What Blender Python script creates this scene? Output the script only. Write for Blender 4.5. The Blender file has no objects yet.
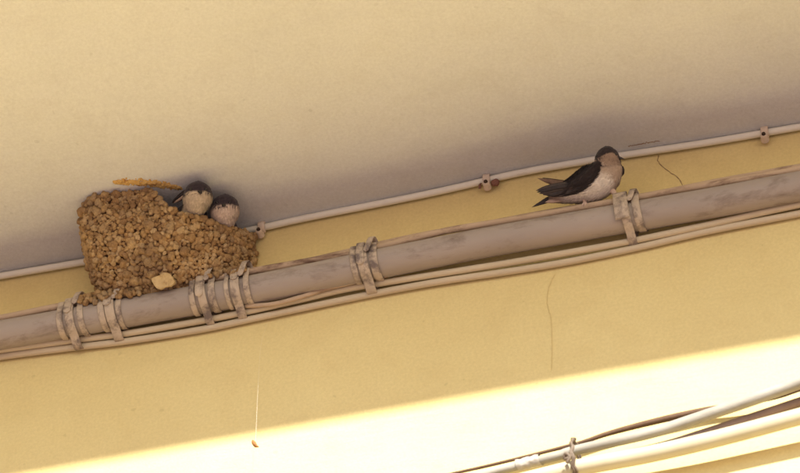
import bpy, bmesh, math, random
from mathutils import Vector, Matrix, noise

rnd = random.Random(7)
sc = bpy.context.scene
COL = sc.collection

# ------------------------------------------------------------------ camera
CAM = Vector((0.7141, -2.7368, -2.8889))
LOOK = Vector((0.0, 0.0, -0.0605))
cam_data = bpy.data.cameras.new('camera')
cam = bpy.data.objects.new('camera', cam_data)
COL.objects.link(cam)
fwd = (LOOK - CAM).normalized()
right = fwd.cross(Vector((0, 0, 1))).normalized()
upv = right.cross(fwd)
cam.matrix_world = Matrix(((right.x, upv.x, -fwd.x, CAM.x), (right.y, upv.y, -fwd.y, CAM.y),
                           (right.z, upv.z, -fwd.z, CAM.z), (0, 0, 0, 1)))
cam_data.sensor_fit = 'HORIZONTAL'
cam_data.sensor_width = 36.0
cam_data.lens = 36.0 * 4.0 / 0.96
cam_data.clip_end = 2000
cam_data.dof.use_dof = True
cam_data.dof.focus_distance = 3.95
cam_data.dof.aperture_fstop = 8.0
sc.camera = cam

# ------------------------------------------------------------------ light
SUN_EL, SUN_AZ = math.radians(30.9), math.radians(20)       # azimuth off the wall's normal, towards +x
to_sun = Vector((math.sin(SUN_AZ) * math.cos(SUN_EL), -math.cos(SUN_AZ) * math.cos(SUN_EL), math.sin(SUN_EL)))
world = bpy.data.worlds.new('World')
sc.world = world
world.use_nodes = True
wn = world.node_tree
sky = wn.nodes.new('ShaderNodeTexSky')
sky.sky_type = 'NISHITA'
sky.sun_disc = False
sky.sun_elevation = SUN_EL
sky.sun_rotation = math.atan2(to_sun.x, to_sun.y)
bg = wn.nodes['Background']
bg.inputs['Strength'].default_value = 0.095
wn.links.new(sky.outputs['Color'], bg.inputs['Color'])
sun_data = bpy.data.lights.new('sun', 'SUN')
sun_data.energy = 5.0
sun_data.angle = math.radians(1.8)
sun_data.color = (1.0, 0.97, 0.88)
sun = bpy.data.objects.new('sun', sun_data)
COL.objects.link(sun)
sun.location = to_sun * 20
sun.rotation_euler = (-to_sun).to_track_quat('-Z', 'Y').to_euler()
sc.view_settings.view_transform = 'Standard'
sc.view_settings.look = 'None'
sc.view_settings.gamma = 1.0
sc.view_settings.use_curve_mapping = False
sc.view_settings.exposure = 1.12

# ------------------------------------------------------------------ helpers
def link(name, me, m=None, parent=None, kind=None):
    o = bpy.data.objects.new(name, me)
    COL.objects.link(o)
    if m is not None and me is not None and len(me.materials) == 0:
        me.materials.append(m)
    if parent is not None:
        o.parent = parent
    if kind:
        o['kind'] = kind
    return o

def tag(o, label, cat, group=None):
    o['label'] = label
    o['category'] = cat
    if group:
        o['group'] = group
    return o

def thing(name, label, cat, loc=(0, 0, 0), group=None):
    o = bpy.data.objects.new(name, None)
    COL.objects.link(o)
    o.location = loc
    o.empty_display_size = 0.01
    return tag(o, label, cat, group)

def mesh(name, verts, faces, smooth=True):
    me = bpy.data.meshes.new(name)
    me.from_pydata([tuple(v) for v in verts], [], faces)
    me.update()
    if smooth:
        me.polygons.foreach_set('use_smooth', [True] * len(me.polygons))
    return me

def local(me, origin):
    me.transform(Matrix.Translation(-Vector(origin)))
    return me

def catmull(pts, n):
    """resample a polyline of equal-length tuples as a Catmull-Rom curve, n samples for each span"""
    out = []
    P = [tuple(p) for p in pts]
    for i in range(len(P) - 1):
        p0, p1, p2, p3 = P[max(i - 1, 0)], P[i], P[i + 1], P[min(i + 2, len(P) - 1)]
        for k in range(n):
            t = k / n
            out.append(tuple(0.5 * (2 * b + (c - a) * t + (2 * a - 5 * b + 4 * c - d) * t * t + (3 * b - a - 3 * c + d) * t ** 3)
                             for a, b, c, d in zip(p0, p1, p2, p3)))
    out.append(P[-1])
    return out

def lerp_table(tab, x):
    if x <= tab[0][0]:
        return tab[0][1]
    for (x0, v0), (x1, v1) in zip(tab, tab[1:]):
        if x <= x1:
            t = (x - x0) / (x1 - x0)
            return v0 + (v1 - v0) * t
    return tab[-1][1]

def tube(name, pts, rad, seg=16, n=8, wob=0.0, seed=0.0):
    """round cable or pipe through pts (x, y, z); rad a number or a list for each point"""
    rr = rad if isinstance(rad, (list, tuple)) else [rad] * len(pts)
    p2, r2 = [tuple(pts[0])], [rr[0]]
    for a, b, ra, rb in zip(pts, pts[1:], rr, rr[1:]):
        k = max(1, int(abs(b[0] - a[0]) / 0.11))
        for i in range(1, k + 1):
            p2.append(tuple(u + (v - u) * i / k for u, v in zip(a, b)))
            r2.append(ra + (rb - ra) * i / k)
    pts, rr = p2, r2
    c = catmull([tuple(p) + (r,) for p, r in zip(pts, rr)], n)
    V, F = [], []
    N = len(c)
    for i, q in enumerate(c):
        p = Vector(q[:3])
        t = (Vector(c[min(i + 1, N - 1)][:3]) - Vector(c[max(i - 1, 0)][:3])).normalized()
        side = t.cross(Vector((0.02, 0, 1))).normalized() if abs(t.z) < 0.9 else t.cross(Vector((0, 1, 0))).normalized()
        up = side.cross(t)
        if wob:
            p = p + Vector((0, noise.noise(Vector((p.x * 9, seed, 1.3))) * wob, noise.noise(Vector((p.x * 9, seed, 7.7))) * wob))
        for k in range(seg):
            a = 2 * math.pi * k / seg
            V.append(p + (side * math.cos(a) + up * math.sin(a)) * q[3])
    for i in range(N - 1):
        for k in range(seg):
            k2 = (k + 1) % seg
            F.append((i * seg + k, i * seg + k2, (i + 1) * seg + k2, (i + 1) * seg + k))
    F.append(tuple(range(seg - 1, -1, -1)))
    F.append(tuple((N - 1) * seg + k for k in range(seg)))
    me = mesh(name, V, F)
    return me

def ribbon(name, path, width, thick, round_end=(False, False), wdir=Vector((1, 0, 0)), out_from=None):
    """sheet-metal strip along path; width a number or a list; rounded ends when asked"""
    N = len(path)
    ws = width if isinstance(width, (list, tuple)) else [width] * N
    path = [Vector(p) for p in path]
    L = [0.0]
    for i in range(1, N):
        L.append(L[-1] + (path[i] - path[i - 1]).length)
    V, F = [], []
    for i, p in enumerate(path):
        t = (path[min(i + 1, N - 1)] - path[max(i - 1, 0)]).normalized()
        w = (wdir - t * wdir.dot(t)).normalized()
        nrm = t.cross(w).normalized()
        if out_from is not None:
            o = p - Vector((p.x, out_from[0], out_from[1]))
            if nrm.dot(o) < 0:
                nrm = -nrm
        h = ws[i] / 2
        for endflag, dist in ((round_end[0], L[i]), (round_end[1], L[-1] - L[i])):
            if endflag and dist < h:
                h = max(0.0006, math.sqrt(max(0.0, h * h - (h - dist) ** 2)))
        b = min(thick * 0.45, h * 0.5)
        ring = [(-h, 0), (-h, thick - b), (-h + b, thick), (h - b, thick), (h, thick - b), (h, 0)]
        for a, z in ring:
            V.append(p + w * a + nrm * z)
    for i in range(N - 1):
        for k in range(6):
            k2 = (k + 1) % 6
            F.append((i * 6 + k, i * 6 + k2, (i + 1) * 6 + k2, (i + 1) * 6 + k))
    F.append(tuple(range(5, -1, -1)))
    F.append(tuple((N - 1) * 6 + k for k in range(6)))
    me = mesh(name, V, F)
    bm = bmesh.new()
    bm.from_mesh(me)
    bmesh.ops.recalc_face_normals(bm, faces=bm.faces)
    bm.to_mesh(me)
    bm.free()
    return me

def box_mesh(name, x0, x1, y0, y1, z0, z1, bevel=0.0):
    bm = bmesh.new()
    bmesh.ops.create_cube(bm, size=1)
    for v in bm.verts:
        v.co = Vector((x0 + (v.co.x + .5) * (x1 - x0), y0 + (v.co.y + .5) * (y1 - y0), z0 + (v.co.z + .5) * (z1 - z0)))
    if bevel:
        bmesh.ops.bevel(bm, geom=bm.edges[:], offset=bevel, segments=2, affect='EDGES', profile=0.6)
    me = bpy.data.meshes.new(name)
    bm.to_mesh(me)
    bm.free()
    return me

# ------------------------------------------------------------------ materials
def mat_base(name, rough=0.8, spec=0.3):
    m = bpy.data.materials.new(name)
    m.use_nodes = True
    nt = m.node_tree
    b = nt.nodes['Principled BSDF']
    b.inputs['Roughness'].default_value = rough
    b.inputs['Specular IOR Level'].default_value = spec
    return m, nt, b

def nd(nt, t, **kw):
    n = nt.nodes.new(t)
    for k, v in kw.items():
        if k in n.inputs:
            n.inputs[k].default_value = v
        else:
            setattr(n, k, v)
    return n

def noise_n(nt, scale, detail=4, rough=0.6, coord='Position', stretch=None, dist=0.0):
    tc = nd(nt, 'ShaderNodeNewGeometry')
    n = nd(nt, 'ShaderNodeTexNoise')
    n.inputs['Scale'].default_value = scale
    n.inputs['Detail'].default_value = detail
    n.inputs['Roughness'].default_value = rough
    n.inputs['Distortion'].default_value = dist
    src = tc.outputs[coord]
    if stretch:
        mp = nd(nt, 'ShaderNodeMapping')
        mp.inputs['Scale'].default_value = stretch
        nt.links.new(src, mp.inputs['Vector'])
        src = mp.outputs['Vector']
    nt.links.new(src, n.inputs['Vector'])
    return n.outputs['Fac']

def ramp(nt, fac, stops):
    r = nd(nt, 'ShaderNodeValToRGB')
    el = r.color_ramp.elements
    while len(el) < len(stops):
        el.new(0.5)
    for e, (p, c) in zip(el, stops):
        e.position = p
        e.color = tuple(c) + (1,) if len(c) == 3 else c
    nt.links.new(fac, r.inputs['Fac'])
    return r.outputs['Color']

def mix(nt, a, b, fac, mode='MIX'):
    m = nd(nt, 'ShaderNodeMix', data_type='RGBA', blend_type=mode)
    for sock, v in ((m.inputs['A'], a), (m.inputs['B'], b), (m.inputs['Factor'], fac)):
        if isinstance(v, (tuple, list)):
            sock.default_value = tuple(v) + (1,) if len(v) == 3 else v
        elif isinstance(v, (int, float)):
            sock.default_value = v
        else:
            nt.links.new(v, sock)
    return m.outputs['Result']

def bump(nt, b, fac, strength=0.3, dist=0.002, prev=None):
    bp = nd(nt, 'ShaderNodeBump')
    bp.inputs['Strength'].default_value = strength
    bp.inputs['Distance'].default_value = dist
    nt.links.new(fac, bp.inputs['Height'])
    if prev is not None:
        nt.links.new(prev, bp.inputs['Normal'])
    nt.links.new(bp.outputs['Normal'], b.inputs['Normal'])
    return bp.outputs['Normal']

def mottled(name, c0, c1, scale=60, rough=0.8, spec=0.25, dirt=None, dirt_scale=20, dirt_lo=0.55, dirt_hi=0.75,
            bump_s=0.25, bump_d=0.0008, bump_scale=300, stretch=None):
    m, nt, b = mat_base(name, rough, spec)
    col = ramp(nt, noise_n(nt, scale, 5, 0.65, stretch=stretch), [(0.3, c0), (0.7, c1)])
    if dirt:
        f = ramp(nt, noise_n(nt, dirt_scale, 6, 0.7, stretch=stretch, dist=0.3), [(dirt_lo, (0, 0, 0)), (dirt_hi, (1, 1, 1))])
        col = mix(nt, col, dirt, f)
    nt.links.new(col, b.inputs['Base Color'])
    bump(nt, b, noise_n(nt, bump_scale, 5, 0.7), bump_s, bump_d)
    return m

def plaster(name, c0, c1, speck, grain=260, bs=0.5, pits=0.4):
    m, nt, b = mat_base(name, 0.93, 0.12)
    col = ramp(nt, noise_n(nt, 3.5, 7, 0.62), [(0.25, c0), (0.75, c1)])
    fine = noise_n(nt, grain, 3, 0.75)
    col = mix(nt, col, ramp(nt, fine, [(0.25, (0.88, 0.87, 0.86)), (0.75, (1.06, 1.06, 1.06))]), 0.85, 'MULTIPLY')
    patch = noise_n(nt, 16, 5, 0.7, dist=0.4)
    col = mix(nt, col, speck, ramp(nt, patch, [(0.50, (0, 0, 0)), (0.78, (0.22, 0.22, 0.22))]))
    fly = noise_n(nt, 85, 0, 0.0)
    col = mix(nt, col, tuple(0.35 * v for v in speck), ramp(nt, fly, [(0.81, (0, 0, 0)), (0.84, (pits, pits, pits))]))
    streak = noise_n(nt, 2.2, 5, 0.65, stretch=(1.0, 5.0, 5.0))
    col = mix(nt, col, tuple(0.85 * v for v in c0), ramp(nt, streak, [(0.50, (0, 0, 0)), (0.78, (0.3, 0.3, 0.3))]))
    nt.links.new(col, b.inputs['Base Color'])
    n1 = bump(nt, b, noise_n(nt, grain * 1.3, 4, 0.75), bs, 0.0018)
    trowel = noise_n(nt, 26, 4, 0.6, stretch=(0.5, 1.6, 1.6), dist=0.8)
    n2 = bump(nt, b, trowel, 0.22, 0.006, n1)
    bump(nt, b, noise_n(nt, 7, 2, 0.5), 0.3, 0.025, n2)
    return m

M_wall = plaster('yellow_plaster', (0.72, 0.575, 0.262), (0.775, 0.635, 0.302), (0.56, 0.39, 0.165), pits=0.14, bs=0.3)
M_soffit = plaster('beige_soffit_paint', (0.645, 0.645, 0.61), (0.695, 0.695, 0.66), (0.48, 0.43, 0.38), bs=0.65, pits=0.12)
M_fascia = mottled('fascia_paint', (0.55, 0.44, 0.30), (0.62, 0.50, 0.34))
M_roof = mottled('roof_tile', (0.30, 0.13, 0.07), (0.38, 0.18, 0.10))
M_ground = mottled('pale_paving', (0.215, 0.15, 0.14), (0.275, 0.19, 0.18), scale=1.5, bump_scale=40)
M_crack = mottled('crack_shadow', (0.22, 0.14, 0.08), (0.38, 0.25, 0.14), bump_s=0.1)
M_crack_pale = mottled('hairline_crack', (0.62, 0.47, 0.20), (0.72, 0.57, 0.26), bump_s=0.1)
M_pipe = mottled('mauve_grey_pipe', (0.33, 0.275, 0.235), (0.40, 0.335, 0.285), scale=14, rough=0.55, spec=0.35,
                 dirt=(0.19, 0.14, 0.11), dirt_scale=48, dirt_lo=0.52, dirt_hi=0.76, stretch=(0.38, 1, 1), bump_s=0.3)
M_cord = mottled('dusty_cord', (0.44, 0.32, 0.215), (0.56, 0.42, 0.29), scale=40, rough=0.8,
                 dirt=(0.18, 0.11, 0.075), dirt_scale=60, dirt_lo=0.50, dirt_hi=0.68, stretch=(0.3, 1, 1), bump_s=0.4)
M_cable = mottled('cream_cable', (0.52, 0.425, 0.285), (0.62, 0.515, 0.355), scale=30, rough=0.55, spec=0.35,
                  dirt=(0.30, 0.19, 0.11), dirt_scale=30, dirt_lo=0.62, dirt_hi=0.82, stretch=(0.3, 1, 1), bump_s=0.15)
M_white_cable = mottled('white_cable', (0.76, 0.72, 0.60), (0.84, 0.80, 0.68), scale=22, rough=0.5, spec=0.35,
                        dirt=(0.42, 0.31, 0.22), dirt_scale=30, dirt_lo=0.64, dirt_hi=0.85, stretch=(0.3, 1, 1), bump_s=0.12)
M_clip = mottled('clip_plastic', (0.62, 0.50, 0.38), (0.74, 0.61, 0.48), scale=120, rough=0.6,
                 dirt=(0.30, 0.19, 0.12), dirt_scale=120, dirt_lo=0.6, dirt_hi=0.8)
M_nail = mottled('dark_nail', (0.03, 0.02, 0.015), (0.06, 0.035, 0.02), rough=0.6)
M_rust = mottled('rusty_metal', (0.17, 0.075, 0.05), (0.28, 0.14, 0.10), scale=300, rough=0.9)
M_strap = mottled('weathered_strap', (0.42, 0.335, 0.255), (0.56, 0.455, 0.345), scale=70, rough=0.62, spec=0.4,
                  dirt=(0.17, 0.13, 0.115), dirt_scale=60, dirt_lo=0.47, dirt_hi=0.64, bump_s=0.3, bump_d=0.001, bump_scale=180)
M_grey_cable = mottled('grey_white_conduit', (0.25, 0.225, 0.185), (0.38, 0.355, 0.305), scale=50, rough=0.6,
                       dirt=(0.34, 0.27, 0.20), dirt_scale=70, dirt_lo=0.66, dirt_hi=0.9, stretch=(0.3, 1, 1))
M_cream = mottled('cream_conduit', (0.45, 0.40, 0.275), (0.51, 0.46, 0.325), scale=20, rough=0.5, bump_s=0.1)
M_brown = mottled('brown_cable', (0.085, 0.046, 0.026), (0.14, 0.08, 0.045), scale=60, rough=0.7)
M_mauve = mottled('mauve_cable', (0.20, 0.14, 0.125), (0.28, 0.20, 0.18), scale=60, rough=0.7)  # colour darkened to carry the shading below the speckled cable
M_wire = mottled('binding_wire', (0.10, 0.07, 0.05), (0.20, 0.15, 0.11), scale=200, rough=0.6)
M_tape = mottled('clear_tape', (0.36, 0.32, 0.27), (0.50, 0.46, 0.40), scale=130, rough=0.4, spec=0.5, bump_s=0.6, bump_d=0.002, bump_scale=150)
M_thread = mottled('spider_silk', (0.75, 0.68, 0.56), (0.8, 0.74, 0.62), rough=0.5)
M_husk = mottled('dry_husk', (0.20, 0.08, 0.03), (0.38, 0.18, 0.06), scale=300)
M_flake = mottled('pale_plaster_flake', (0.50, 0.35, 0.16), (0.66, 0.49, 0.25), scale=110, bump_s=0.7, bump_d=0.003, bump_scale=160,
                  dirt=(0.36, 0.22, 0.10), dirt_scale=130, dirt_lo=0.52, dirt_hi=0.7)
M_crust = mottled('ochre_mud_crust', (0.62, 0.36, 0.10), (0.72, 0.50, 0.19), scale=160, rough=0.95,
                  dirt=(0.34, 0.135, 0.035), dirt_scale=120, dirt_lo=0.5, dirt_hi=0.66, bump_s=0.8, bump_d=0.002)

def mud_material():
    m, nt, b = mat_base('dried_mud', 0.97, 0.06)
    oi = nd(nt, 'ShaderNodeObjectInfo')
    ge = nd(nt, 'ShaderNodeNewGeometry')
    ad = nd(nt, 'ShaderNodeMath', operation='ADD')
    nt.links.new(oi.outputs['Random'], ad.inputs[0])
    nt.links.new(ge.outputs['Random Per Island'], ad.inputs[1])
    fr = nd(nt, 'ShaderNodeMath', operation='FRACT')
    nt.links.new(ad.outputs[0], fr.inputs[0])
    col = ramp(nt, fr.outputs[0], [(0.0, (0.44, 0.265, 0.125)), (0.3, (0.60, 0.37, 0.165)), (0.6, (0.70, 0.46, 0.215)),
                                   (0.85, (0.76, 0.54, 0.29)), (1.0, (0.50, 0.32, 0.16))])
    col = mix(nt, col, (0.20, 0.11, 0.05), ramp(nt, noise_n(nt, 190, 4, 0.75), [(0.50, (0, 0, 0)), (0.75, (0.7, 0.7, 0.7))]))  # dark noise in the colour imitates shaded crannies
    col = mix(nt, col, (0.25, 0.165, 0.11), ramp(nt, noise_n(nt, 26, 3, 0.6), [(0.48, (0, 0, 0)), (0.68, (0.5, 0.5, 0.5))]))
    nt.links.new(col, b.inputs['Base Color'])
    n1 = bump(nt, b, noise_n(nt, 380, 5, 0.8), 0.9, 0.003)
    bump(nt, b, noise_n(nt, 170, 4, 0.7, dist=0.6), 0.8, 0.006, n1)
    return m
M_mud = mud_material()
M_mud_shade = mottled('shaded_nest_mud', (0.10, 0.058, 0.030), (0.18, 0.105, 0.055), scale=150, rough=1.0, bump_s=0.9, bump_d=0.003, bump_scale=160)  # mud darkened in colour for the shade in gaps between pellets

def plumage_material():
    m, nt, b = mat_base('plumage', 0.85, 0.2)
    at = nd(nt, 'ShaderNodeAttribute', attribute_name='Col')
    n = noise_n(nt, 520, 5, 0.7)
    col = mix(nt, at.outputs['Color'], ramp(nt, n, [(0.25, (0.80, 0.78, 0.76)), (0.7, (1, 1, 1))]), 1.0, 'MULTIPLY')
    nt.links.new(col, b.inputs['Base Color'])
    b.inputs['Sheen Weight'].default_value = 0.15
    bump(nt, b, noise_n(nt, 600, 4, 0.8), 0.5, 0.0012)
    return m
M_plume = plumage_material()
M_wing = mottled('dark_flight_feather', (0.018, 0.013, 0.014), (0.034, 0.024, 0.024), scale=260, rough=0.6, spec=0.4, bump_s=0.3)
M_wing_mid = mottled('worn_flight_feather', (0.034, 0.024, 0.022), (0.060, 0.042, 0.038), scale=260, rough=0.55, spec=0.45, bump_s=0.3)
M_wing_pale = mottled('brown_flight_feather', (0.14, 0.085, 0.06), (0.22, 0.14, 0.10), scale=260, rough=0.7, bump_s=0.3)
M_feather_edge = mottled('pale_feather_edge', (0.42, 0.30, 0.22), (0.52, 0.39, 0.30), scale=260, rough=0.8)
M_bill = mottled('black_bill', (0.015, 0.012, 0.012), (0.03, 0.022, 0.02), rough=0.4, spec=0.5)
M_eye = mottled('bird_eye', (0.006, 0.005, 0.005), (0.01, 0.008, 0.008), rough=0.1, spec=0.6, bump_s=0.0)
M_leg = mottled('feathered_leg', (0.52, 0.38, 0.29), (0.66, 0.50, 0.39), scale=300, rough=0.9)

# ------------------------------------------------------------------ setting
gm = mesh('ground', [(-300, -300, -4.4), (300, -300, -4.4), (300, 300, -4.4), (-300, 300, -4.4)], [(0, 1, 2, 3)], False)
link('ground', gm, M_ground, kind='structure')

# the corner between wall and soffit is not quite straight: height of the soffit along x
CORNER = [(-3.0, 0.0), (-0.589, -0.0005), (-0.510, -0.0017), (-0.393, -0.0045), (-0.172, -0.0028), (-0.119, -0.0004), (0.002, 0.0014),
          (0.076, 0.0040), (0.151, 0.0087), (0.237, 0.0078), (0.280, 0.0060), (0.371, 0.0010), (0.491, -0.0020), (0.562, -0.0039), (3.0, -0.002)]
OVERHANG = 0.50

def soffit_mesh():
    xs = [-3.0, -2, -1.2, -0.8] + [-0.6 + 0.02 * i for i in range(61)] + [0.8, 1.2, 2, 3.0]
    ys = [0.02, 0, -0.01, -0.02, -0.04, -0.07, -0.1, -0.15, -0.2, -0.25, -0.3, -0.35, -0.4, -0.45, -OVERHANG]
    c = catmull(CORNER, 6)
    V, F = [], []
    for y in ys:
        k = max(0.0, 1 + min(y, 0) / 0.40)
        for x in xs:
            V.append((x, y, lerp_table(c, x) * k + 0.0015 * noise.noise(Vector((x * 6, y * 6, 0))) * (1 if y > -0.49 else 0)))
    n = len(xs)
    for j in range(len(ys) - 1):
        for i in range(n - 1):
            F.append((j * n + i, j * n + i + 1, (j + 1) * n + i + 1, (j + 1) * n + i))
    return mesh('soffit', V, F)

wall = link('building_wall', box_mesh('building_wall', -3, 3, 0, 0.3, -4.4, 0.12), M_wall)
tag(wall, 'yellow plastered house wall, shaded above and sunlit along the bottom', 'wall')
eave = thing('roof_eave', 'beige plastered underside of the roof overhang above the nest', 'eave', (0, 0, 0))
link('soffit', soffit_mesh(), M_soffit, eave)
link('fascia', box_mesh('fascia', -3, 3, -OVERHANG - 0.03, -OVERHANG, -0.003, 0.14), M_fascia, eave)
link('roof_slab', mesh('roof_slab', [(-3.1, -OVERHANG - .06, .143), (3.1, -OVERHANG - .06, .143), (3.1, .6, .5), (-3.1, .6, .5),
                                     (-3.1, -OVERHANG - .06, .18), (3.1, -OVERHANG - .06, .18), (3.1, .6, .54), (-3.1, .6, .54)],
                       [(0, 3, 2, 1), (4, 5, 6, 7), (0, 1, 5, 4), (1, 2, 6, 5), (2, 3, 7, 6), (3, 0, 4, 7)], False), M_roof, eave)

def crack_mesh(pts, w, nrm, seed, n=6, jit=0.0012):
    """irregular thin sliver standing a hair proud of the surface with normal nrm"""
    c = catmull(pts, n)
    V, F = [], []
    nrm = Vector(nrm)
    for i, p in enumerate(c):
        p = Vector(p)
        t = (Vector(c[min(i + 1, len(c) - 1)]) - Vector(c[max(i - 1, 0)])).normalized()
        s = t.cross(nrm).normalized()
        p = p + s * noise.noise(Vector((i * 0.9, seed, 0))) * jit
        ww = w * (0.45 + 0.8 * abs(noise.noise(Vector((i * 0.7, seed, 5))))) * (0.35 if i in (0, len(c) - 1) else 1)
        V += [p + s * ww, p + nrm * 0.0003, p - s * ww]
    for i in range(len(c) - 1):
        F += [(i * 3, i * 3 + 1, i * 3 + 4, i * 3 + 3), (i * 3 + 1, i * 3 + 2, i * 3 + 5, i * 3 + 4)]
    return mesh('crack', V, F)
Y0 = -0.0006
link('crack', crack_mesh([(0.3196, Y0, -0.004), (0.3185, Y0, -0.016), (0.3285, Y0, -0.033), (0.3400, Y0, -0.048), (0.3445, Y0, -0.062), (0.347, Y0, -0.085)], 0.0007, (0, -1, 0), 3), M_crack, wall)
link('crack', crack_mesh([(0.187, Y0, -0.170), (0.179, Y0, -0.190), (0.1760, Y0, -0.215), (0.1800, Y0, -0.24), (0.1795, Y0, -0.29), (0.1775, Y0, -0.32)], 0.0006, (0, -1, 0), 9), M_crack_pale, wall)
link('crack', crack_mesh([(0.2858, -0.016, 0.0042), (0.2955, -0.0162, 0.0036), (0.3102, -0.0166, 0.0034), (0.3247, -0.016, 0.0030)], 0.0011, (0, 0, -1), 21, n=9, jit=0.0035), M_crack, eave)

# ------------------------------------------------------------------ pipe and cables along the wall
PIPE_R = 0.018
PIPE_Y = -0.026
PIPE = [(-1.2, -0.129), (-0.5687, -0.1295), (-0.4918, -0.1304), (-0.3022, -0.1311), (-0.1158, -0.1303), (0.0798, -0.1240), (0.2242, -0.1252), (0.3667, -0.1265), (0.4841, -0.1270), (0.5539, -0.1270), (1.2, -0.127)]
PIPE_C = catmull(PIPE, 8)
def pz(x):
    return lerp_table(PIPE_C, x)

pipe = link('wall_pipe', tube('wall_pipe', [(x, PIPE_Y, z) for x, z in PIPE], PIPE_R, 32, 10, 0.0008, 2), M_pipe)
tag(pipe, 'thick mauve grey pipe running along the wall under the nest', 'pipe')
xs = [-1.2, -0.7] + [-0.6 + 0.04 * i for i in range(31)] + [0.7, 1.2]
cord = link('cable', tube('top_cord', [(x, -0.0355, pz(x) + 0.0205) for x in xs], 0.0043, 12, 3, 0.0022, 4), M_cord)
tag(cord, 'dusty beige cable lying along the top of the thick pipe', 'cable')
cord2 = link('cable', tube('top_cord_back', [(x, -0.0305 + 0.0015 * math.sin(x * 21), pz(x) + 0.0280 + 0.0016 * math.sin(x * 17 + 1)) for x in xs], 0.0030, 10, 3, 0.0022, 11), M_cord)
tag(cord2, 'thin grimy cable squeezed behind the dusty one on top of the pipe', 'cable')

CA = [(-1.2, -0.137), (-0.5725, -0.1350), (-0.4954, -0.1380), (-0.4188, -0.1440), (-0.3304, -0.1495), (-0.2428, -0.1508), (-0.1808, -0.1493), (-0.1191, -0.1461), (-0.0639, -0.1425),
      (0.0034, -0.1430), (0.0763, -0.1449), (0.1966, -0.1483), (0.2741, -0.1480), (0.3631, -0.1442), (0.4339, -0.1409), (0.4808, -0.1397), (0.5509, -0.1384), (1.2, -0.138)]
CB = [(-1.2, -0.141), (-0.5744, -0.1410), (-0.4976, -0.1425), (-0.4211, -0.1485), (-0.3327, -0.1560), (-0.2448, -0.1580), (-0.189, -0.1560), (-0.121, -0.1535), (-0.0449, -0.1505),
      (0.0259, -0.1505), (0.0745, -0.1520), (0.195, -0.1560), (0.2906, -0.1535), (0.3619, -0.1490), (0.4795, -0.1460), (0.5494, -0.1450), (1.2, -0.144)]
CC = [(-0.185, -0.1460), (-0.150, -0.1510), (-0.1191, -0.1480), (-0.085, -0.1420), (-0.045, -0.1385), (-0.01, -0.1380)]
tag(link('cable', tube('under_cable', [(x, -0.0115, z - 0.002) for x, z in CA], 0.0040, 14, 6, 0.001, 31), M_cable),
    'upper of the two cream cables hugging the underside of the thick pipe', 'cable')
tag(link('cable', tube('low_cable', [(x, -0.0052, z - 0.0025) for x, z in CB], 0.0042, 14, 6, 0.0008, 37), M_cable),
    'lowest cream cable strapped against the wall below the thick pipe', 'cable')
tag(link('cable', tube('short_cable', [(x, -0.019, z - 0.003) for x, z in CC], 0.0028, 10, 6), M_cord),
    'short beige cable crossing between straps under the pipe, left of centre', 'cable')

CT = [(-1.2, -0.006), (-0.589, -0.0060), (-0.51, -0.0072), (-0.3927, -0.0100), (-0.28, -0.0105), (-0.1723, -0.0080), (-0.1192, -0.0056), (0.0016, -0.0038), (0.0764, -0.0012), (0.1509, 0.0032),
      (0.2371, 0.0023), (0.2799, 0.0005), (0.3708, -0.0045), (0.491, -0.0073), (0.5623, -0.0093), (1.2, -0.008)]
tag(link('cable', tube('corner_cable', [(x, -0.0065, z) for x, z in CT], 0.0043, 16, 8, 0.0003, 51), M_white_cable),
    'thin off-white cable along the corner where wall meets overhang', 'cable')

# ------------------------------------------------------------------ cable clips on the corner cable
def cable_clip(x, z, label, tilt=0.0, rusty=False):
    t = thing('cable_clip', label, 'clip', (x, -0.0065, z), 'clips on the corner cable')
    R = 0.0056
    pts = []
    for i in range(17):
        a = math.radians(200 - 250 * i / 16)          # from the wall over the front to underneath
        pts.append((0.0, -R * math.sin(a) * 1.0 - 0.0002, R * math.cos(a) * 1.0))
    link('saddle', ribbon('saddle', pts, 0.0088, 0.0022, out_from=(0, 0)), M_clip, t)
    bm = bmesh.new()
    bmesh.ops.create_cone(bm, cap_ends=True, segments=14, radius1=0.0052, radius2=0.0042, depth=0.011)
    bmesh.ops.bevel(bm, geom=[e for e in bm.edges if e.calc_face_angle(0) > 0.7], offset=0.0009, segments=2, affect='EDGES')
    bm.transform(Matrix.Translation((tilt, -0.0030, -0.0112)) @ Matrix.Rotation(math.radians(90), 4, 'X'))
    me = bpy.data.meshes.new('boss'); bm.to_mesh(me); bm.free()
    link('boss', me, M_clip, t)
    bm = bmesh.new()
    bmesh.ops.create_cone(bm, cap_ends=True, segments=12, radius1=0.0026, radius2=0.0022, depth=0.0022)
    bm.transform(Matrix.Translation((tilt, -0.0092, -0.0108)) @ Matrix.Rotation(math.radians(90), 4, 'X'))
    me = bpy.data.meshes.new('nail_head'); bm.to_mesh(me); bm.free()
    link('nail_head', me, M_nail, t)
    if rusty:
        bm = bmesh.new()
        bmesh.ops.create_icosphere(bm, subdivisions=2, radius=0.0056)
        for v in bm.verts:
            v.co *= 1 + 0.2 * noise.noise(v.co * 300)
            v.co.y *= 0.7
        bm.transform(Matrix.Translation((0.0105, -0.002, -0.0085)))
        me = bpy.data.meshes.new('rust_lump'); bm.to_mesh(me); bm.free()
        link('rusty_nail', me, M_rust, t)
        link('rust_flake', ribbon('rust_flake', [(-0.0075, -0.002, -0.006), (-0.0085, -0.004, -0.010), (-0.0085, -0.003, -0.015)], 0.003, 0.0012), M_rust, t)
    return t
cable_clip(-0.1717, -0.0086, 'off-white cable clip right beside the nest', -0.002)
cable_clip(0.1104, 0.0008, 'cable clip with rusty brown nail, mid-way between nest and perched bird', 0.0, True)
cable_clip(0.4492, -0.0065, 'off-white cable clip with dark nail near the right edge', -0.001)

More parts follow.
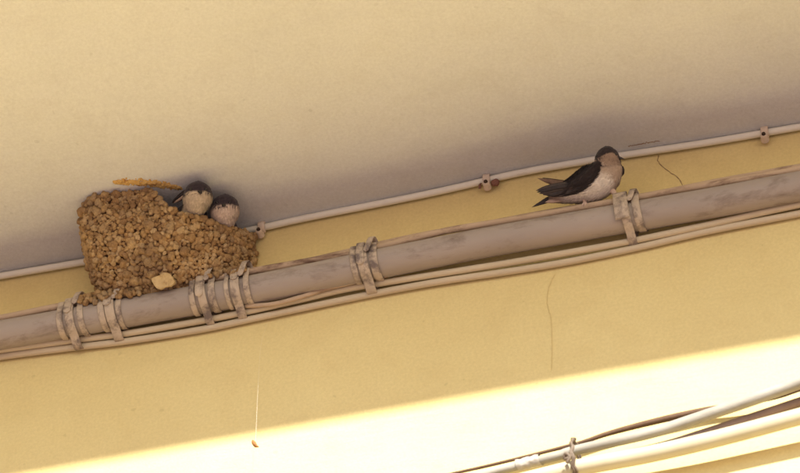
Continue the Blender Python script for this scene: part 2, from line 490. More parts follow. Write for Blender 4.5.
# ------------------------------------------------------------------ straps holding pipe and cables
def strap_radius(deg, full=True):
    """distance of a strap from the pipe centre; 0 = straight out, 90 = up, negative = below"""
    r = PIPE_R + 0.0008
    r += 0.0082 * math.exp(-((deg - 64) / 21.0) ** 2)
    if full:
        r += 0.0130 * math.exp(-((deg + 128) / 24.0) ** 2)
    return r
def arc(x, z0, d0, d1, n, full=True, lift=0.0, slant=0.0, y_max=-0.002):
    out = []
    for i in range(n + 1):
        d = d0 + (d1 - d0) * i / n
        r = strap_radius(d, full) + lift
        a = math.radians(d)
        out.append((x + slant * i / n, min(PIPE_Y - r * math.cos(a), y_max), z0 + r * math.sin(a)))
    return out
def pipe_strap(x, label, seed, tab=True, hook=True, left=True, right=True, tabw=0.0098, clasp=False):
    q = random.Random(seed)
    z = pz(x)
    t = thing('pipe_strap', label, 'strap', (x, PIPE_Y, z), 'straps around pipe and cables')
    def part(name, path, w, th=0.0011, re=(False, False)):
        me = ribbon(name, path, w, th, re, out_from=(PIPE_Y, z))
        return link(name, local(me, (x, PIPE_Y, z)), M_strap, t)
    if left:
        part('band', arc(x - 0.0115, z, 96, -150, 34, False, 0.0, 0.003 + q.uniform(-.003, .003)), 0.0066 + q.uniform(-.0014, .0016))
    if right:
        part('band', arc(x + 0.0125, z, 96, -150, 34, False, 0.0, 0.003 + q.uniform(-.003, .003)), 0.0082 + q.uniform(-.0016, .0016))
    part('front_strap', arc(x - 0.001, z, 84, -168, 40, True, 0.0013, 0.0055 + q.uniform(-.0035, .003)), 0.0108 + q.uniform(-.0012, .0016), 0.0012)
    if tab:
        part('strap_tail', arc(x - 0.0015, z, 92, q.uniform(-38, 4), 22, False, 0.0030, 0.001), tabw, 0.0012, (False, True))
    if hook:
        # free end curling over the top cable and standing off the pipe
        p = []
        hk = q.uniform(0.0025, 0.0070)
        hd = q.uniform(80, 104)
        for i in range(21):
            s = i / 20
            d = 112 - hd * s
            r = strap_radius(d, False) + 0.0030 + hk * math.sin(s * math.pi) 
            a = math.radians(d)
            p.append((x + 0.0165 - 0.0105 * s ** 1.5, PIPE_Y - r * math.cos(a), z + r * math.sin(a)))
        part('bent_end', p, 0.0072, 0.0012, (False, True))
    if clasp:
        part('clasp', arc(x - 0.004, z, 70, -45, 20, False, 0.0040, 0.002), 0.0165, 0.0014)
    return t
pipe_strap(-0.3990, 'leftmost grey metal strap around the pipe, left of the nest', 1)
pipe_strap(-0.3490, 'grey metal strap touching the bottom left corner of the nest', 2)
pipe_strap(-0.2340, 'grey metal strap under the nest, left one of the close pair', 3)
pipe_strap(-0.1910, 'grey metal strap under the nest, right one of the close pair', 4)
pipe_strap(-0.0360, 'lone grey metal strap mid-pipe, between nest and perched bird', 5)
pipe_strap(0.2800, 'wide beige metal strap right under the perched bird', 6, tab=False, left=False, clasp=True)

# ------------------------------------------------------------------ nest
ND = [(-0.388, 0.006), (-0.384, 0.026), (-0.379, 0.062), (-0.372, 0.092), (-0.364, 0.101), (-0.35, 0.104), (-0.33, 0.103), (-0.30, 0.100), (-0.275, 0.102), (-0.255, 0.098), (-0.235, 0.084), (-0.215, 0.070), (-0.204, 0.058), (-0.195, 0.046), (-0.188, 0.031), (-0.183, 0.014), (-0.180, 0.006)]
NB = [(-0.388, 0.018), (-0.384, 0.036), (-0.378, 0.060), (-0.370, 0.082), (-0.36, 0.098), (-0.345, 0.108), (-0.33, 0.114), (-0.28, 0.118), (-0.22, 0.116), (-0.205, 0.110), (-0.193, 0.098), (-0.185, 0.080), (-0.180, 0.055)]
NT = [(-0.40, 0.004), (-0.300, 0.004), (-0.285, -0.002), (-0.274, -0.022), (-0.260, -0.039), (-0.24, -0.045), (-0.202, -0.045), (-0.192, -0.034), (-0.18, -0.020)]
ND_C, NB_C = catmull(ND, 5), catmull(NB, 5)
PEX = 2.35
def nest_pt(x, s, k=1.0):
    """s = 0 at the top front rim, 1 on the wall"""
    D, B = lerp_table(ND_C, x) * k, lerp_table(NB_C, x) * k
    top = lerp_table(NT, x)
    t0 = 0.0
    if top < 0:
        t0 = math.asin(min(0.98, (-top / B)) ** (PEX / 2)) if -top < B else 1.2
    th = t0 + (math.pi / 2 - t0) * s
    y = -D * abs(math.cos(th)) ** (2 / PEX)
    z = -B * abs(math.sin(th)) ** (2 / PEX)
    if top >= 0 and s < 0.02:
        z = 0.001
    return Vector((x, y, z))
NEST_O = Vector((-0.28, 0, -0.06))
nest = thing('bird_nest', 'mud pellet nest built under the overhang, two chicks looking out', 'nest', NEST_O)
def nest_shell():
    nx, ns = 70, 40
    V, F = [], []
    xs_ = [-0.388 + 0.208 * i / nx for i in range(nx + 1)]
    for k in (1.0, 0.90):
        for x in xs_:
            xx = x if k == 1 else -0.279 + (x + 0.279) * 0.93
            for j in range(ns + 1):
                p = nest_pt(x, j / ns, k)
                p.x = xx
                p += Vector((noise.noise(p * 90), noise.noise(p * 90 + Vector((9, 0, 0))), noise.noise(p * 90 + Vector((0, 9, 0))))) * 0.0012
                V.append(p - NEST_O)
    m = ns + 1
    off = (nx + 1) * m
    for i in range(nx):
        for j in range(ns):
            F.append((i * m + j, i * m + j + 1, (i + 1) * m + j + 1, (i + 1) * m + j))
            F.append((off + i * m + j, off + (i + 1) * m + j, off + (i + 1) * m + j + 1, off + i * m + j + 1))
        F.append((i * m, (i + 1) * m, off + (i + 1) * m, off + i * m))
    return mesh('nest_cup', V, F)
link('nest_cup', nest_shell(), M_mud_shade, nest)

pellet_meshes = []
for v in range(14):
    bm = bmesh.new()
    bmesh.ops.create_icosphere(bm, subdivisions=2, radius=1.0)
    for w in bm.verts:
        n0 = w.co.normalized()
        o_ = Vector((v * 7.3, v * 1.7, 0))
        cr = 1 - abs(noise.noise(n0 * 1.7 + o_ * 1.3)) * 0.6
        w.co = n0 * (0.60 + 0.45 * cr + 0.50 * noise.noise(n0 * 1.0 + o_) + 0.26 * noise.noise(n0 * 2.4 + o_ * 2) + rnd.uniform(-.03, .03))
        w.co.z *= 1.05
    me = bpy.data.meshes.new('mud_pellet')
    bm.to_mesh(me)
    bm.free()
    me.polygons.foreach_set('use_smooth', [True] * len(me.polygons))
    me.materials.append(M_mud)
    pellet_meshes.append(me)

def nest_normal(x, s):
    e = 0.002
    a = nest_pt(min(x + e, -0.1801), s) - nest_pt(max(x - e, -0.3879), s)
    b = nest_pt(x, min(s + 0.02, 1)) - nest_pt(x, max(s - 0.02, 0.021))
    n = a.cross(b)
    if n.length < 1e-9:
        return Vector((0, -1, 0))
    n.normalize()
    c = nest_pt(x, s) - Vector((-0.28, 0.0, -0.02))
    return n if n.dot(c) > 0 else -n

spots = []
def try_spot(p, n, r, gap):
    for q, _, r2 in spots:
        if (q - p).length < gap * (r + r2):
            return False
    spots.append((p, n, r))
    return True
# a row along the lip, then the whole outer face
for i in range(60):
    x = -0.384 + 0.200 * i / 59
    j_ = Vector((0, rnd.uniform(-.003, .002), rnd.uniform(-.001, .0025)))
    try_spot(nest_pt(x, 0.03) + j_, Vector((0, -0.8, 0.6)), rnd.uniform(0.0034, 0.0060), 0.55)
for tries in range(26000):
    x = rnd.uniform(-0.3875, -0.1805)
    s = rnd.uniform(0.02, 0.90)
    p = nest_pt(x, s)
    r = rnd.choice((0.0024, 0.0028, 0.0034, 0.0038, 0.0042, 0.0046, 0.0052, 0.0060)) * rnd.uniform(0.9, 1.08)
    # keep clear of the pipe itself
    if (Vector((p.y, p.z)) - Vector((PIPE_Y, pz(x)))).length < PIPE_R - 0.001:
        continue
    # opening left of the stuck flake
    if (p - Vector((-0.277, -0.062, -0.122))).length < 0.0075:
        continue
    try_spot(p + nest_normal(x, s) * (rnd.uniform(-0.0008, 0.0026) + 0.0035 * noise.noise(p * 45)), nest_normal(x, s), r, 0.645)
# mud smeared down onto the pipe at the lower left
for tries in range(900):
    x = rnd.gauss(-0.345, 0.016)
    d = rnd.uniform(28, 95) - abs(x + 0.345) * 500
    if x < -0.385 or x > -0.30 or d < 18:
        continue
    a = math.radians(d)
    rr = strap_radius(d) + rnd.uniform(0.001, 0.006)
    p = Vector((x, PIPE_Y - rr * math.cos(a), pz(x) + rr * math.sin(a)))
    try_spot(p, Vector((0, -math.cos(a), math.sin(a))), rnd.uniform(0.003, 0.0052), 0.7)
for tries in range(260):
    x = rnd.choice((rnd.gauss(-0.262, 0.006), rnd.gauss(-0.222, 0.005), rnd.gauss(-0.196, 0.007)))
    d = rnd.uniform(38, 85)
    a = math.radians(d)
    rr = strap_radius(d) + rnd.uniform(0.002, 0.005)
    p = Vector((x, PIPE_Y - rr * math.cos(a), pz(x) + rr * math.sin(a)))
    try_spot(p, Vector((0, -math.cos(a), math.sin(a))), rnd.uniform(0.003, 0.0046), 0.72)

def pellet_matrix(p, n, r):
    z = n.normalized()
    rot = z.to_track_quat('Z', 'Y').to_matrix().to_4x4() @ Matrix.Rotation(rnd.uniform(0, 6.28), 4, 'Z') @ Matrix.Rotation(rnd.uniform(-.9, .9), 4, 'X')
    sx, sy = rnd.uniform(0.9, 1.3), rnd.uniform(0.85, 1.1)
    return Matrix.Translation(p - NEST_O) @ rot @ Matrix.Diagonal((r * sx, r * sy, r * rnd.uniform(0.85, 1.1), 1))
view = (CAM - NEST_O).normalized()
spots.sort(key=lambda q: -(q[2] * max(0.0, q[1].normalized().dot(view))))
for p, n, r in spots[:300]:
    o = link('mud_pellet', rnd.choice(pellet_meshes), None, nest)
    o.matrix_basis = pellet_matrix(p, n, r)
V, F = [], []
for p, n, r in spots[300:]:
    me = rnd.choice(pellet_meshes)
    m4 = pellet_matrix(p, n, r)
    o0 = len(V)
    V += [m4 @ v.co for v in me.vertices]
    F += [tuple(o0 + i for i in f.vertices) for f in me.polygons]
rest = link('small_mud_pellets', mesh('small_mud_pellets', V, F), M_mud, nest, 'stuff')

# pale flake stuck in the lower face of the nest
fl = [(-0.2930, -0.0600, -0.1150), (-0.2690, -0.0640, -0.1120), (-0.2620, -0.0560, -0.1270), (-0.2840, -0.0540, -0.1300)]
cen = sum((Vector(p) for p in fl), Vector()) / 4
nn = (Vector(fl[1]) - Vector(fl[0])).cross(Vector(fl[2]) - Vector(fl[0])).normalized()
nn = nn if nn.y < 0 else -nn
fl = [tuple(Vector(p) - nn * 0.0022) for p in fl]
ring = []
for a_, b_ in zip(fl, fl[1:] + fl[:1]):
    a_, b_ = Vector(a_), Vector(b_)
    for k in range(6):
        p = a_.lerp(b_, k / 6)
        ring.append(p + (p - cen).normalized() * (0.0022 * noise.noise(p * 420) - (0.0016 if k == 0 else 0)) + nn * 0.0012 * noise.noise(p * 200))
n_ = len(ring)
V = [p - cen for p in ring] + [p - cen - nn * 0.004 for p in ring]
F = [tuple(range(n_)), tuple(range(2 * n_ - 1, n_ - 1, -1))] + [(i, n_ + i, n_ + (i + 1) % n_, (i + 1) % n_) for i in range(n_)]
o = link('plaster_flake', mesh('plaster_flake', V, F, False), M_flake)
o.location = cen
tag(o, 'pale yellow flake wedged in the bottom of the mud nest', 'flake')

# crust left on the overhang by an older rim
V, F = [], []
c0 = Vector((-0.2865, -0.1050, 0))
for k in range(230):
    q_ = rnd.random()
    mid = Vector((-0.3235 + 0.0740 * q_, -0.1205 + 0.0300 * q_ - 0.004 * math.sin(q_ * 3.1), 0))
    half = 0.0085 * max(0.12, math.sin(math.pi * (0.03 + 0.94 * q_))) ** 0.6 * (0.8 + 0.6 * noise.noise(Vector((q_ * 8, 2, 4))))
    off_ = max(-1.1, min(1.1, rnd.gauss(0, 0.6)))
    p = mid + Vector((off_ * half * 0.2, off_ * half, 0))
    p.z = lerp_table(CORNER, p.x) * max(0, 1 + p.y / 0.4) - 0.0002
    r = rnd.uniform(0.0010, 0.0030) * (1.1 - 0.6 * abs(off_))
    me = rnd.choice(pellet_meshes)
    m4 = Matrix.Translation(p - c0) @ Matrix.Rotation(rnd.uniform(0, 6.28), 4, 'Z') @ Matrix.Diagonal((r * rnd.uniform(0.9, 1.7), r, r * rnd.uniform(0.25, 0.5), 1))
    o0 = len(V)
    V += [m4 @ v.co for v in me.vertices]
    F += [tuple(o0 + i for i in f.vertices) for f in me.polygons]
o = link('mud_crust', mesh('mud_crust', V, F), M_crust)
o.location = c0
tag(o, 'thin ochre smear of dried mud on the overhang above the nest', 'mud smear')

# ------------------------------------------------------------------ birds
B_R, B_U, B_D = Vector((0.9676, 0.2525, 0.0)), Vector((0.1785, -0.6842, 0.7071)), Vector((0.1785, -0.6842, -0.7071))   # a bird's own axes: along the wall, up, towards the open
MM = 0.0012
def bp_(q):
    return (B_R * q[0] + B_U * q[1] + B_D * q[2]) * MM
def loft(name, spine, ref, colour=None, seg=40, n=7, fuzz=0.0, parent=None, m=None, tufts=0.0, tuft_colour=None):
    c = catmull(spine, n)
    N = len(c)
    V, F, C = [], [], []
    TV, TF, TC = [], [], []
    q_rnd = random.Random(len(spine) * 31 + seg)
    for i, q in enumerate(c):
        P = Vector(q[:3])
        T = (Vector(c[min(i + 1, N - 1)][:3]) - Vector(c[max(i - 1, 0)][:3])).normalized()
        e1 = (Vector(ref) - T * T.dot(Vector(ref))).normalized()
        e2 = T.cross(e1)
        for k in range(seg):
            a = 2 * math.pi * (k + 0.5 * (i % 2)) / seg if tufts else 2 * math.pi * k / seg
            l = P + e1 * math.cos(a) * max(q[3], 0.05) + e2 * math.sin(a) * max(q[4], 0.05)
            if fuzz:
                l = l + (l - P).normalized() * fuzz * noise.noise(l * 0.55)
            V.append(bp_(l))
            C.append(colour(l) if colour else (1, 1, 1))
            if tufts and 2 < i < N - 1 and min(q[3], q[4]) > 1.0:
                # one small soft feather lying back along the body
                nrm = (l - P).normalized()
                side = nrm.cross(T).normalized()
                L = tufts * (0.55 + 0.05 * min(max(q[3], q[4]), 18)) * q_rnd.uniform(0.7, 1.25)
                tip = l - T * L + nrm * L * q_rnd.uniform(0.02, 0.24) + side * q_rnd.uniform(-.3, .3) * L
                b0 = l - nrm * 0.25
                wd = 0.75 * q_rnd.uniform(0.7, 1.2)
                o0 = len(TV)
                TV += [bp_(b0 - side * wd), bp_(b0 + side * wd), bp_(b0.lerp(tip, .6) + side * wd * .9 + nrm * 0.15), bp_(tip), bp_(b0.lerp(tip, .6) - side * wd * .9 + nrm * 0.15)]
                TF.append((o0, o0 + 1, o0 + 2, o0 + 3, o0 + 4))
                cc_ = (tuft_colour or colour)(l)
                g_ = q_rnd.uniform(0.91, 1.07)
                TC += [tuple(v * g_ * 0.93 for v in cc_)] * 2 + [tuple(v * g_ for v in cc_)] * 3
    for i in range(N - 1):
        for k in range(seg):
            k2 = (k + 1) % seg
            F.append((i * seg + k, i * seg + k2, (i + 1) * seg + k2, (i + 1) * seg + k))
    F.append(tuple(range(seg - 1, -1, -1)))
    F.append(tuple((N - 1) * seg + k for k in range(seg)))
    me = mesh(name, V, F)
    if colour:
        at = me.color_attributes.new('Col', 'FLOAT_COLOR', 'POINT')
        for i, cc in enumerate(C):
            at.data[i].color = (*cc, 1)
    bm = bmesh.new(); bm.from_mesh(me)
    bmesh.ops.recalc_face_normals(bm, faces=bm.faces)
    bm.to_mesh(me); bm.free()
    body_ = link(name, me, m or M_plume, parent)
    if TF:
        tm = mesh('down_feathers', TV, TF)
        at = tm.color_attributes.new('Col', 'FLOAT_COLOR', 'POINT')
        for i, cc in enumerate(TC):
            at.data[i].color = (*cc, 1)
        link('down_feathers', tm, M_plume, body_, 'stuff')
    return body_
def feather(name, base, tip, w, bend, parent, m, nrm=(0, 0, 1), thick=0.5, blunt=0.5):
    """a single flight feather: slim vane with a raised shaft, from base to tip"""
    b, t = Vector(base), Vector(tip)
    ax_ = (t - b)
    s_ = ax_.normalized().cross(Vector(nrm)).normalized()
    up_ = s_.cross(ax_.normalized())
    V, F = [], []
    N = 12
    for i in range(N + 1):
        s = i / N
        c = b + ax_ * s + s_ * bend * math.sin(math.pi * s)
        hw = w * min(1, 0.45 + s * 2.2) * (1 - max(0, (s - blunt) / (1 - blunt)) ** 2.2) + 0.08
        for l, h in ((-hw, 0), (-hw * .5, thick * .6), (0, thick), (hw * .5, thick * .6), (hw, 0), (0, -thick * .5)):
            V.append(bp_(c + s_ * l + up_ * h))
    for i in range(N):
        for k in range(6):
            k2 = (k + 1) % 6
            F.append((i * 6 + k, i * 6 + k2, (i + 1) * 6 + k2, (i + 1) * 6 + k))
    F.append(tuple(range(5, -1, -1)))
    F.append(tuple(N * 6 + k for k in range(6)))
    return link(name, mesh(name, V, F), m, parent)
def ball(name, c, rad, m, parent, squash=(1, 1, 1)):
    bm = bmesh.new()
    bmesh.ops.create_icosphere(bm, subdivisions=3, radius=1)
    me = bpy.data.meshes.new(name)
    for v in bm.verts:
        v.co = bp_(Vector(c) + Vector((v.co.x * squash[0], v.co.y * squash[1], v.co.z * squash[2])) * rad)
    bmesh.ops.recalc_face_normals(bm, faces=bm.faces)
    bm.to_mesh(me); bm.free()
    me.polygons.foreach_set('use_smooth', [True] * len(me.polygons))
    return link(name, me, m, parent)
def bill(parent, base, tip, w, h, m=M_bill):
    b, t = Vector(base), Vector(tip)
    sp = [tuple(b) + (w, h), tuple(b.lerp(t, .4)) + (w * .75, h * .8), tuple(b.lerp(t, .8)) + (w * .3, h * .35), tuple(t) + (0.05, 0.05)]
    return loft('bill', sp, (1, 0, 0), None, 12, 4, 0, parent, m)
def blend(a, b, t):
    t = max(0.0, min(1.0, t))
    return tuple(x + (y - x) * t for x, y in zip(a, b))
def jitter(l, f=0.9, k=0.5):
    return noise.noise(Vector(l) * k) * f

DARK = (0.028, 0.020, 0.022)
# --- the bird perched on the pipe
pb = thing('perched_bird', 'dark-winged bird with pale belly perched on the pipe, head turned', 'bird', (0.241, -0.04, -0.0828))
CAPLINE = [(-2, 26), (2, 28.0), (7, 30.4), (11, 32.6), (15, 35.2), (20, 36.4), (24, 35.4), (27, 32.5), (29.5, 28.5)]
def perched_colour(l):
    r, u, d = l
    j = jitter(l) + 0.5 * noise.noise(Vector(l) * 1.4)
    if u > 24.6 + 0.10 * (17 - r):
        cap = u + j * 0.9 - lerp_table(CAPLINE, r)
        if d < -1:
            cap = max(cap, (-1 - d) * 0.8 + u - 27)
        face = blend((0.32, 0.225, 0.165), (0.44, 0.325, 0.24), (31 - u) / 5)
        rimw = 1.6 * max(0.0, min(1.0, (19 - r) / 12))
        face = blend(face, (0.62, 0.50, 0.40), (26.4 + 0.10 * (17 - r) + j * 0.6 - u) / 1.2 * rimw)
        face = tuple(v * (1 + 0.12 * j) for v in face)
        return blend(face, DARK, cap * 0.6 + 0.5)
    belly = (0.78, 0.70, 0.61)
    breast = (0.42, 0.32, 0.245)
    c = blend(belly, breast, (u - 9.5 + 0.25 * (r - 14) + j * 2.5) / 9)
    if r > 20:
        c = blend(c, (0.46, 0.345, 0.26), (r - 20 + j) / 5)
    c = blend(c, (0.17, 0.115, 0.09), (u - 20.5 + j) / 3 * max(0.25, min(1, (24 - r) / 8)) * 0.8)
    back = (-0.55 * r + 0.83 * u) - 11.5 + j * 2.4 + (0 if d > -2 else (-2 - d) * 1.2)
    if r < 16:
        c = blend(c, DARK, back / 6)
    if d < -9:
        c = blend(c, DARK, (-9 - d) / 3)
    if r < -22:
        c = blend(c, (0.40, 0.29, 0.22), (-22 - r) / 8)
    if u < -6:
        c = blend(c, (0.36, 0.265, 0.20), (-6 - u + j) / 9)
    return tuple(max(0.01, v * (1 + 0.16 * noise.noise(Vector((r * 0.9, u * 0.9, d * 0.5))))) for v in c)
loft('body', [(-39, -9.5, -3, 1.2, 1.2), (-35, -8, -3, 4, 4), (-25, -4.5, -2, 8, 8.5), (-12, 0.5, 0, 13.5, 14), (1, 5, 1, 17.5, 17.5), (12, 11.5, 1, 17.5, 17.0),
              (16.6, 19.5, 1, 15.4, 15.2), (17.2, 24.6, 1, 13.0, 12.8), (17.0, 29, 1.5, 12.5, 12.6), (16.6, 34, 1.5, 11.6, 11.4), (16.2, 38.4, 1.2, 8.8, 8.6), (15.9, 41.4, 0.8, 5.0, 4.8), (15.7, 42.7, 0.6, 1.6, 1.6), (15.7, 42.9, 0.6, 0.2, 0.2)],
     (0, 0, 1), perched_colour, 72, 9, 0.5, pb, None, 3.2)
wing = loft('wing', [(9.5, 25.6, 9.5, 0.3, 0.3), (6, 23.2, 11.5, 2.6, 3.4), (0, 17.2, 15.0, 3.0, 7.6), (-8, 10.6, 15.2, 3.0, 9.6), (-17, 4.6, 12.2, 2.8, 9.4), (-26, 0.4, 8.0, 2.4, 7.2), (-34, -2.2, 4.6, 1.8, 4.8), (-41, -3.6, 2, 1.0, 2.6), (-46, -4, 1, 0.2, 0.5)],
            (-0.25, 0.32, 1), None, 30, 8, 0.5, pb, M_wing, 5.0,
            lambda l: tuple(v * (1.0 + 1.5 * max(0, noise.noise(Vector(l) * 0.35))) for v in (0.036, 0.025, 0.024)))
for b, t, w in (((-14, 7, 12), (-53.2, -0.8, 1.0), 2.3), ((-15, 5, 12), (-52.4, -2.4, 1.6), 2.3), ((-16, 3, 12), (-50, -3.8, 2.2), 2.4), ((-16, 1.5, 12), (-46, -5.0, 3), 2.4),
                ((-15, 0, 12.4), (-41, -6.0, 4.2), 2.6), ((-10, 2, 14.6), (-31, -6.6, 7), 3.0), ((-5, 5, 16.6), (-25, -4.2, 11), 3.0), ((-1, 9, 17.2), (-18, -2.0, 14), 3.0), ((2, 13, 17.0), (-11, 1.6, 16), 2.8), ((4, 17, 15.6), (-6, 6, 17), 2.4)):
    lift = 1.4 + 0.5 * (int(-b[0]) % 2)
    feather('flight_feather', (b[0], b[1], b[2] + lift), (t[0], t[1], t[2] + lift), w, 1.2, wing, M_wing if int(-b[0]) % 2 else M_wing_mid, (-0.1, 0.25, 1), 0.6, 0.66)
w2 = feather('wing', (-14, 5, -6), (-51, 11.6, -10), 3.3, -1.2, pb, M_wing_pale, (0.1, 0.2, 1), 0.8, 0.35)
feather('flight_feather', (-16, 7.2, -7), (-46, 12.2, -11), 1.6, -0.8, w2, M_wing, (0.1, 0.2, 1), 0.6, 0.4)
loft('wing_bend', [(27.5, 11, -6, 0.4, 0.4), (30.4, 15.5, -4.5, 1.6, 2.6), (31.0, 20, -3.5, 2.0, 3), (30.2, 23.6, -3.5, 1.6, 2), (31.5, 24.4, -3.5, 0.3, 0.3)], (0, 0, 1), None, 18, 5, 0.3, pb, M_wing)
tail = feather('tail', (-30, -7, -1), (-57, -17, -3), 2.0, 0.6, pb, M_wing, (0.1, 0.2, 1), 0.6, 0.3)
for t, w in (((-54.5, -15.2, -4), 1.7), ((-50, -12.6, -2.5), 2.2), ((-47, -11.0, -3.5), 2.4)):
    feather('tail_feather', (-30, -6.5, -1.5), t, w, 0.6, tail, M_wing, (0.1, 0.2, 1), 0.5, 0.5)
feather('undertail_covert', (-24, -8, 3), (-44, -12.2, -0.5), 3.0, 0.4, pb, M_feather_edge, (0.1, 0.3, 1), 0.8, 0.4)
for fx, fy, fd in ((-6, -11.0, 8.4), (24.5, -6.2, 11.0)):
    leg = loft('leg', [(fx - (0 if fx < 0 else 5), fy + 7, fd - (1 if fx < 0 else 3), 3.2, 3.4), (fx - (0 if fx < 0 else 1.5), fy + 3, fd - (0 if fx < 0 else 1), 2.5, 2.6), (fx + .5, fy - 0.5, fd + .6, 1.9, 2.1), (fx + .5, fy - 2.4, fd + .8, 1.2, 1.3)], (1, 0, 0), None, 14, 5, 0.4, pb, M_leg)
    for k, dx in enumerate((-2.6, 0, 2.6)):
        loft('toe', [(fx + .5, fy - 1.6, fd + .4, 1.0, 1.0), (fx + .5 + dx * .7, fy - 2.6, fd + 2.6, 0.95, 0.95), (fx + .5 + dx, fy - 4.6, fd + 3.4, 0.8, 0.8), (fx + .5 + dx, fy - 6.0, fd + 2.6, 0.3, 0.3)], (1, 0, 0), None, 8, 4, 0, leg, M_leg)
ball('eye', (24.6, 34.4, 9.6), 1.3, M_eye, pb)
ball('eye', (6.2, 33.2, 6.4), 1.1, M_eye, pb)
bill(pb, (27.4, 31.6, 6.0), (33.0, 30.0, 9.0), 1.7, 1.4)

# --- the two chicks in the nest
def chick(label, anchor, capline, throat, low, lean, breast_r, eye_d):
    t = thing('nestling_bird', label, 'bird', anchor, 'chicks in the nest')
    def colour(l):
        r, u, d = l
        j = jitter(l, 1.0, 0.45)
        c = blend(throat, low, (-u - 7 + j) / 8)
        # shading of a soft fold between chin and breast, painted into the colour
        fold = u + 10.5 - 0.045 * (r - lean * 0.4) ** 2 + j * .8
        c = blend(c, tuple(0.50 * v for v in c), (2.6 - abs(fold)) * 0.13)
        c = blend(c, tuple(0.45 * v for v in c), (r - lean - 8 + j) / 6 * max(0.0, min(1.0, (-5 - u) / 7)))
        c = tuple(v * (1 + 0.14 * noise.noise(Vector((r, u * 0.8, d)) * 0.8)) for v in c)
        cap = u + j * 0.9 - lerp_table(capline, r)
        if d < 2:
            cap = max(cap, (2 - d) * 0.5 + (u + 5) * 0.25)
        if d < -8:
            cap = max(cap, 2)
        dk = (0.042, 0.031, 0.039)
        return blend(c, tuple(v * (1 + 0.35 * j) for v in dk), cap * 0.42 + 0.5)
    loft('body', [(lean - 5, -26, -62, 0.5, 0.5), (lean - 5, -25, -58, 6, 6), (lean - 4, -23, -42, 14, 14), (lean - 3, -21, -24, 15.5, 14), (lean - 1.5, -17, -10, breast_r, 12), (lean * .6, -11.5, -3.4, 10.8, 10.4), (lean * .2, -6, 0, 13.4, 13.4),
                  (0, -1.2, 0.8, 14.6, 14.2), (0.2, 4.2, 0.4, 13.4, 12.8), (0.2, 8.8, 0, 10.8, 10.2), (0.2, 11.8, -0.4, 6.8, 6.4), (0.2, 13.6, -0.6, 2.6, 2.6), (0.2, 13.9, -0.6, 0.2, 0.2)],
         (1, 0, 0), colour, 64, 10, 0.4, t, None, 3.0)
    return t
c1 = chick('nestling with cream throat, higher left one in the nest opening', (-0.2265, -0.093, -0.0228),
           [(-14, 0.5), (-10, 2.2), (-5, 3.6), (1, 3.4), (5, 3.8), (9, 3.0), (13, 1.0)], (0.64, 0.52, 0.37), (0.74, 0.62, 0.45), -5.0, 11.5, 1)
bill(c1, (2.6, 3.4, 13.0), (5.0, 1.0, 18.4), 2.6, 1.5)
for ex in (-6.2, 8.4):
    ball('eye', (ex, 5.4, 11.6 if ex < 0 else 10.2), 1.5, M_eye, c1)
wc = feather('wing', (-11, 5, -5), (-27, -8, -12), 3.2, -1.0, c1, M_wing, (0.4, 0.2, 1), 0.8, 0.5)
feather('wing_edge', (-12, 1, -3), (-25, -8, -9), 1.3, -0.6, wc, M_feather_edge, (0.4, 0.2, 1), 0.6, 0.6)
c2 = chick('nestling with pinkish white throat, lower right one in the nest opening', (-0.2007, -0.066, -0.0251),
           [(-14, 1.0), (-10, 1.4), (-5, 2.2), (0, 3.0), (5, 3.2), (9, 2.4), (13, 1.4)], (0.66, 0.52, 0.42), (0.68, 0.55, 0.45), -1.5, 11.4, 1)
bill(c2, (-0.6, 3.0, 13.0), (0.2, 0.8, 18.0), 2.5, 1.5)
for ex in (-7.2, 5.4):
    ball('eye', (ex, 5.2, 10.9 if ex < 0 else 11.8), 1.5, M_eye, c2)

# ------------------------------------------------------------------ thread and husk hanging in the air
th = thing('hanging_husk', 'small curled brown husk dangling on a silk thread below the pipe', 'debris', (-0.1553, -0.05, -0.39))
link('thread', local(tube('thread', [(-0.1535, -0.014, -0.160), (-0.1545, -0.045, -0.24), (-0.1548, -0.05, -0.31), (-0.1551, -0.05, -0.38), (-0.1554, -0.05, -0.396)], [0.00003, 0.00004, 0.00006, 0.00012, 0.00012], 6, 6), (-0.1553, -0.05, -0.39)), M_thread, th)
link('husk', local(tube('husk', [(-0.1585, -0.051, -0.3945), (-0.1568, -0.052, -0.3990), (-0.1545, -0.051, -0.4035), (-0.1510, -0.05, -0.4050)], [0.0008, 0.0023, 0.0021, 0.0005], 10, 6), (-0.1553, -0.05, -0.39)), M_husk, th)

# ------------------------------------------------------------------ sunlit bundle at the lower right
G = [(-0.35, -0.512), (0.0508, -0.4821), (0.1191, -0.4735), (0.1814, -0.4671), (0.2041, -0.4634), (0.2885, -0.4573), (0.3559, -0.4476), (0.4234, -0.4358), (0.4571, -0.4295), (0.5246, -0.4155), (1.1, -0.32)]
tag(link('conduit', tube('conduit', [(x, -0.020 - (0.010 * max(0, (x - 0.3)) / 0.2 if x < 0.5 else 0.010), z) for x, z in G], [0.0052] * 4 + [0.0056, 0.0062, 0.0066, 0.0068, 0.0068, 0.0068, 0.0068], 18, 8, 0.0008, 71), M_grey_cable),
    'speckled grey-white cable, upper one of the sunlit bundle at bottom right', 'cable')
H = [(-0.35, -0.53), (0.06, -0.5070), (0.1434, -0.4991), (0.2086, -0.4925), (0.2886, -0.4921), (0.355, -0.4905), (0.4541, -0.4843), (0.5199, -0.4790), (1.1, -0.44)]
tag(link('conduit', tube('conduit', [(x, -0.0235 - 0.009 * max(0, min(1, (x - 0.26) / 0.24)), z + 0.005 * max(0, min(1, (x - 0.26) / 0.24))) for x, z in H], [0.0094] * 9, 24, 8, 0.0006, 77), M_cream),
    'thick smooth cream conduit, lower one of the sunlit bundle at bottom right', 'conduit')
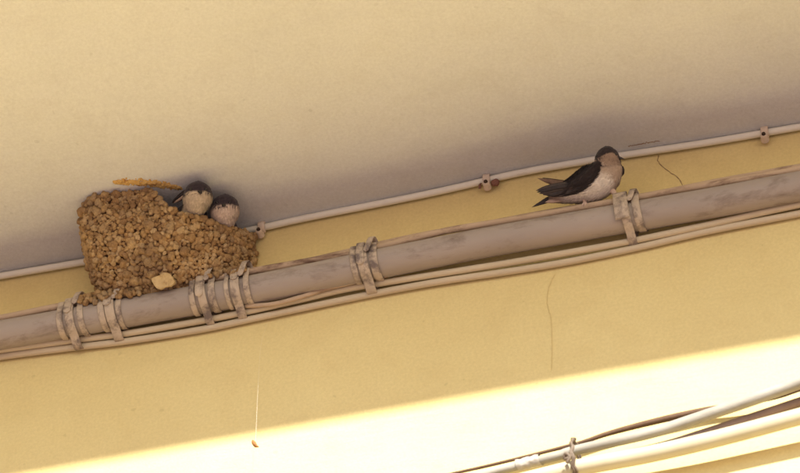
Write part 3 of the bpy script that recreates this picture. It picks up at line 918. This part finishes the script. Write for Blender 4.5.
K = [(-0.35, -0.495), (0.049, -0.4634), (0.1175, -0.4590), (0.2029, -0.4500), (0.2439, -0.4425), (0.305, -0.4360), (0.355, -0.4325), (0.3894, -0.4335), (0.43, -0.4320), (0.4567, -0.4270), (0.53, -0.413), (1.1, -0.318)]
tag(link('cable', tube('brown_cable', [(x, -0.0125, z + 0.0022) for x, z in K], [0.0018, 0.0018, 0.0019, 0.0022, 0.0030, 0.0038, 0.0034, 0.0026, 0.0022, 0.002, 0.002, 0.002], 12, 8, 0.0006, 83), M_brown),
    'thin brown cable along the top of the sunlit bundle at bottom right', 'cable')
Q = [(0.20, -0.474), (0.29, -0.4680), (0.3418, -0.4595), (0.4208, -0.4436), (0.4546, -0.4366), (0.522, -0.4240), (1.1, -0.33)]
tag(link('cable', tube('mauve_cable', [(x, -0.0065, z) for x, z in Q], 0.0050, 12, 8), M_mauve),
    'mauve grey cable in shade beneath the speckled one, bottom right edge', 'cable')
# wire binding the bundle together
def helix_loop(cx, cy, cz, ry, rz_, x_drift, n=40, turns=1.0, ph=0.0):
    return [(cx + x_drift * i / n + 0.0012 * math.sin(i * 1.7), cy + ry * math.cos(ph + 2 * math.pi * turns * i / n), cz + rz_ * math.sin(ph + 2 * math.pi * turns * i / n)) for i in range(n + 1)]
tie = thing('binding_wire', 'dark wire twisted around the sunlit bundle of cables', 'wire', (0.204, -0.02, -0.475))
link('loop', local(tube('loop', helix_loop(0.2035, -0.0200, -0.4785, 0.0205, 0.0262, 0.003), 0.0017, 8, 2), (0.204, -0.02, -0.475)), M_wire, tie)
link('loop', local(tube('loop', helix_loop(0.2060, -0.0200, -0.4785, 0.0212, 0.0268, -0.005, ph=0.6), 0.0015, 8, 2), (0.204, -0.02, -0.475)), M_wire, tie)
link('knot', local(tube('knot', [(0.199, -0.041, -0.489), (0.2025, -0.0455, -0.492), (0.2005, -0.0460, -0.4965), (0.1965, -0.0440, -0.4945), (0.1985, -0.0475, -0.4905), (0.2030, -0.047, -0.4960), (0.1990, -0.045, -0.502)], 0.0019, 8, 5), (0.204, -0.02, -0.475)), M_wire, tie)
# tape wrapped round the speckled cable
def wrap(x0, x1, seed):
    V, F = [], []
    nx, ns = 14, 24
    for i in range(nx + 1):
        x = x0 + (x1 - x0) * i / nx
        zc = lerp_table(catmull(G, 8), x)
        for k in range(ns):
            a = 2 * math.pi * k / ns
            r = 0.0064 + 0.0011 * noise.noise(Vector((x * 260, math.cos(a) * 1.6, math.sin(a) * 1.6 + seed)))
            V.append((x + 0.002 * math.cos(a), -0.020 + r * math.cos(a), zc + r * math.sin(a)))
    for i in range(nx):
        for k in range(ns):
            k2 = (k + 1) % ns
            F.append((i * ns + k, i * ns + k2, (i + 1) * ns + k2, (i + 1) * ns + k))
    return mesh('tape_wrap', V, F)
o = link('tape_wrap', local(wrap(0.1395, 0.1655, 3), (0.1525, -0.02, -0.47)), M_tape)
o.location = (0.1525, -0.02, -0.47)
tag(o, 'crinkled pale tape wrapped round the speckled cable near bottom edge', 'tape')
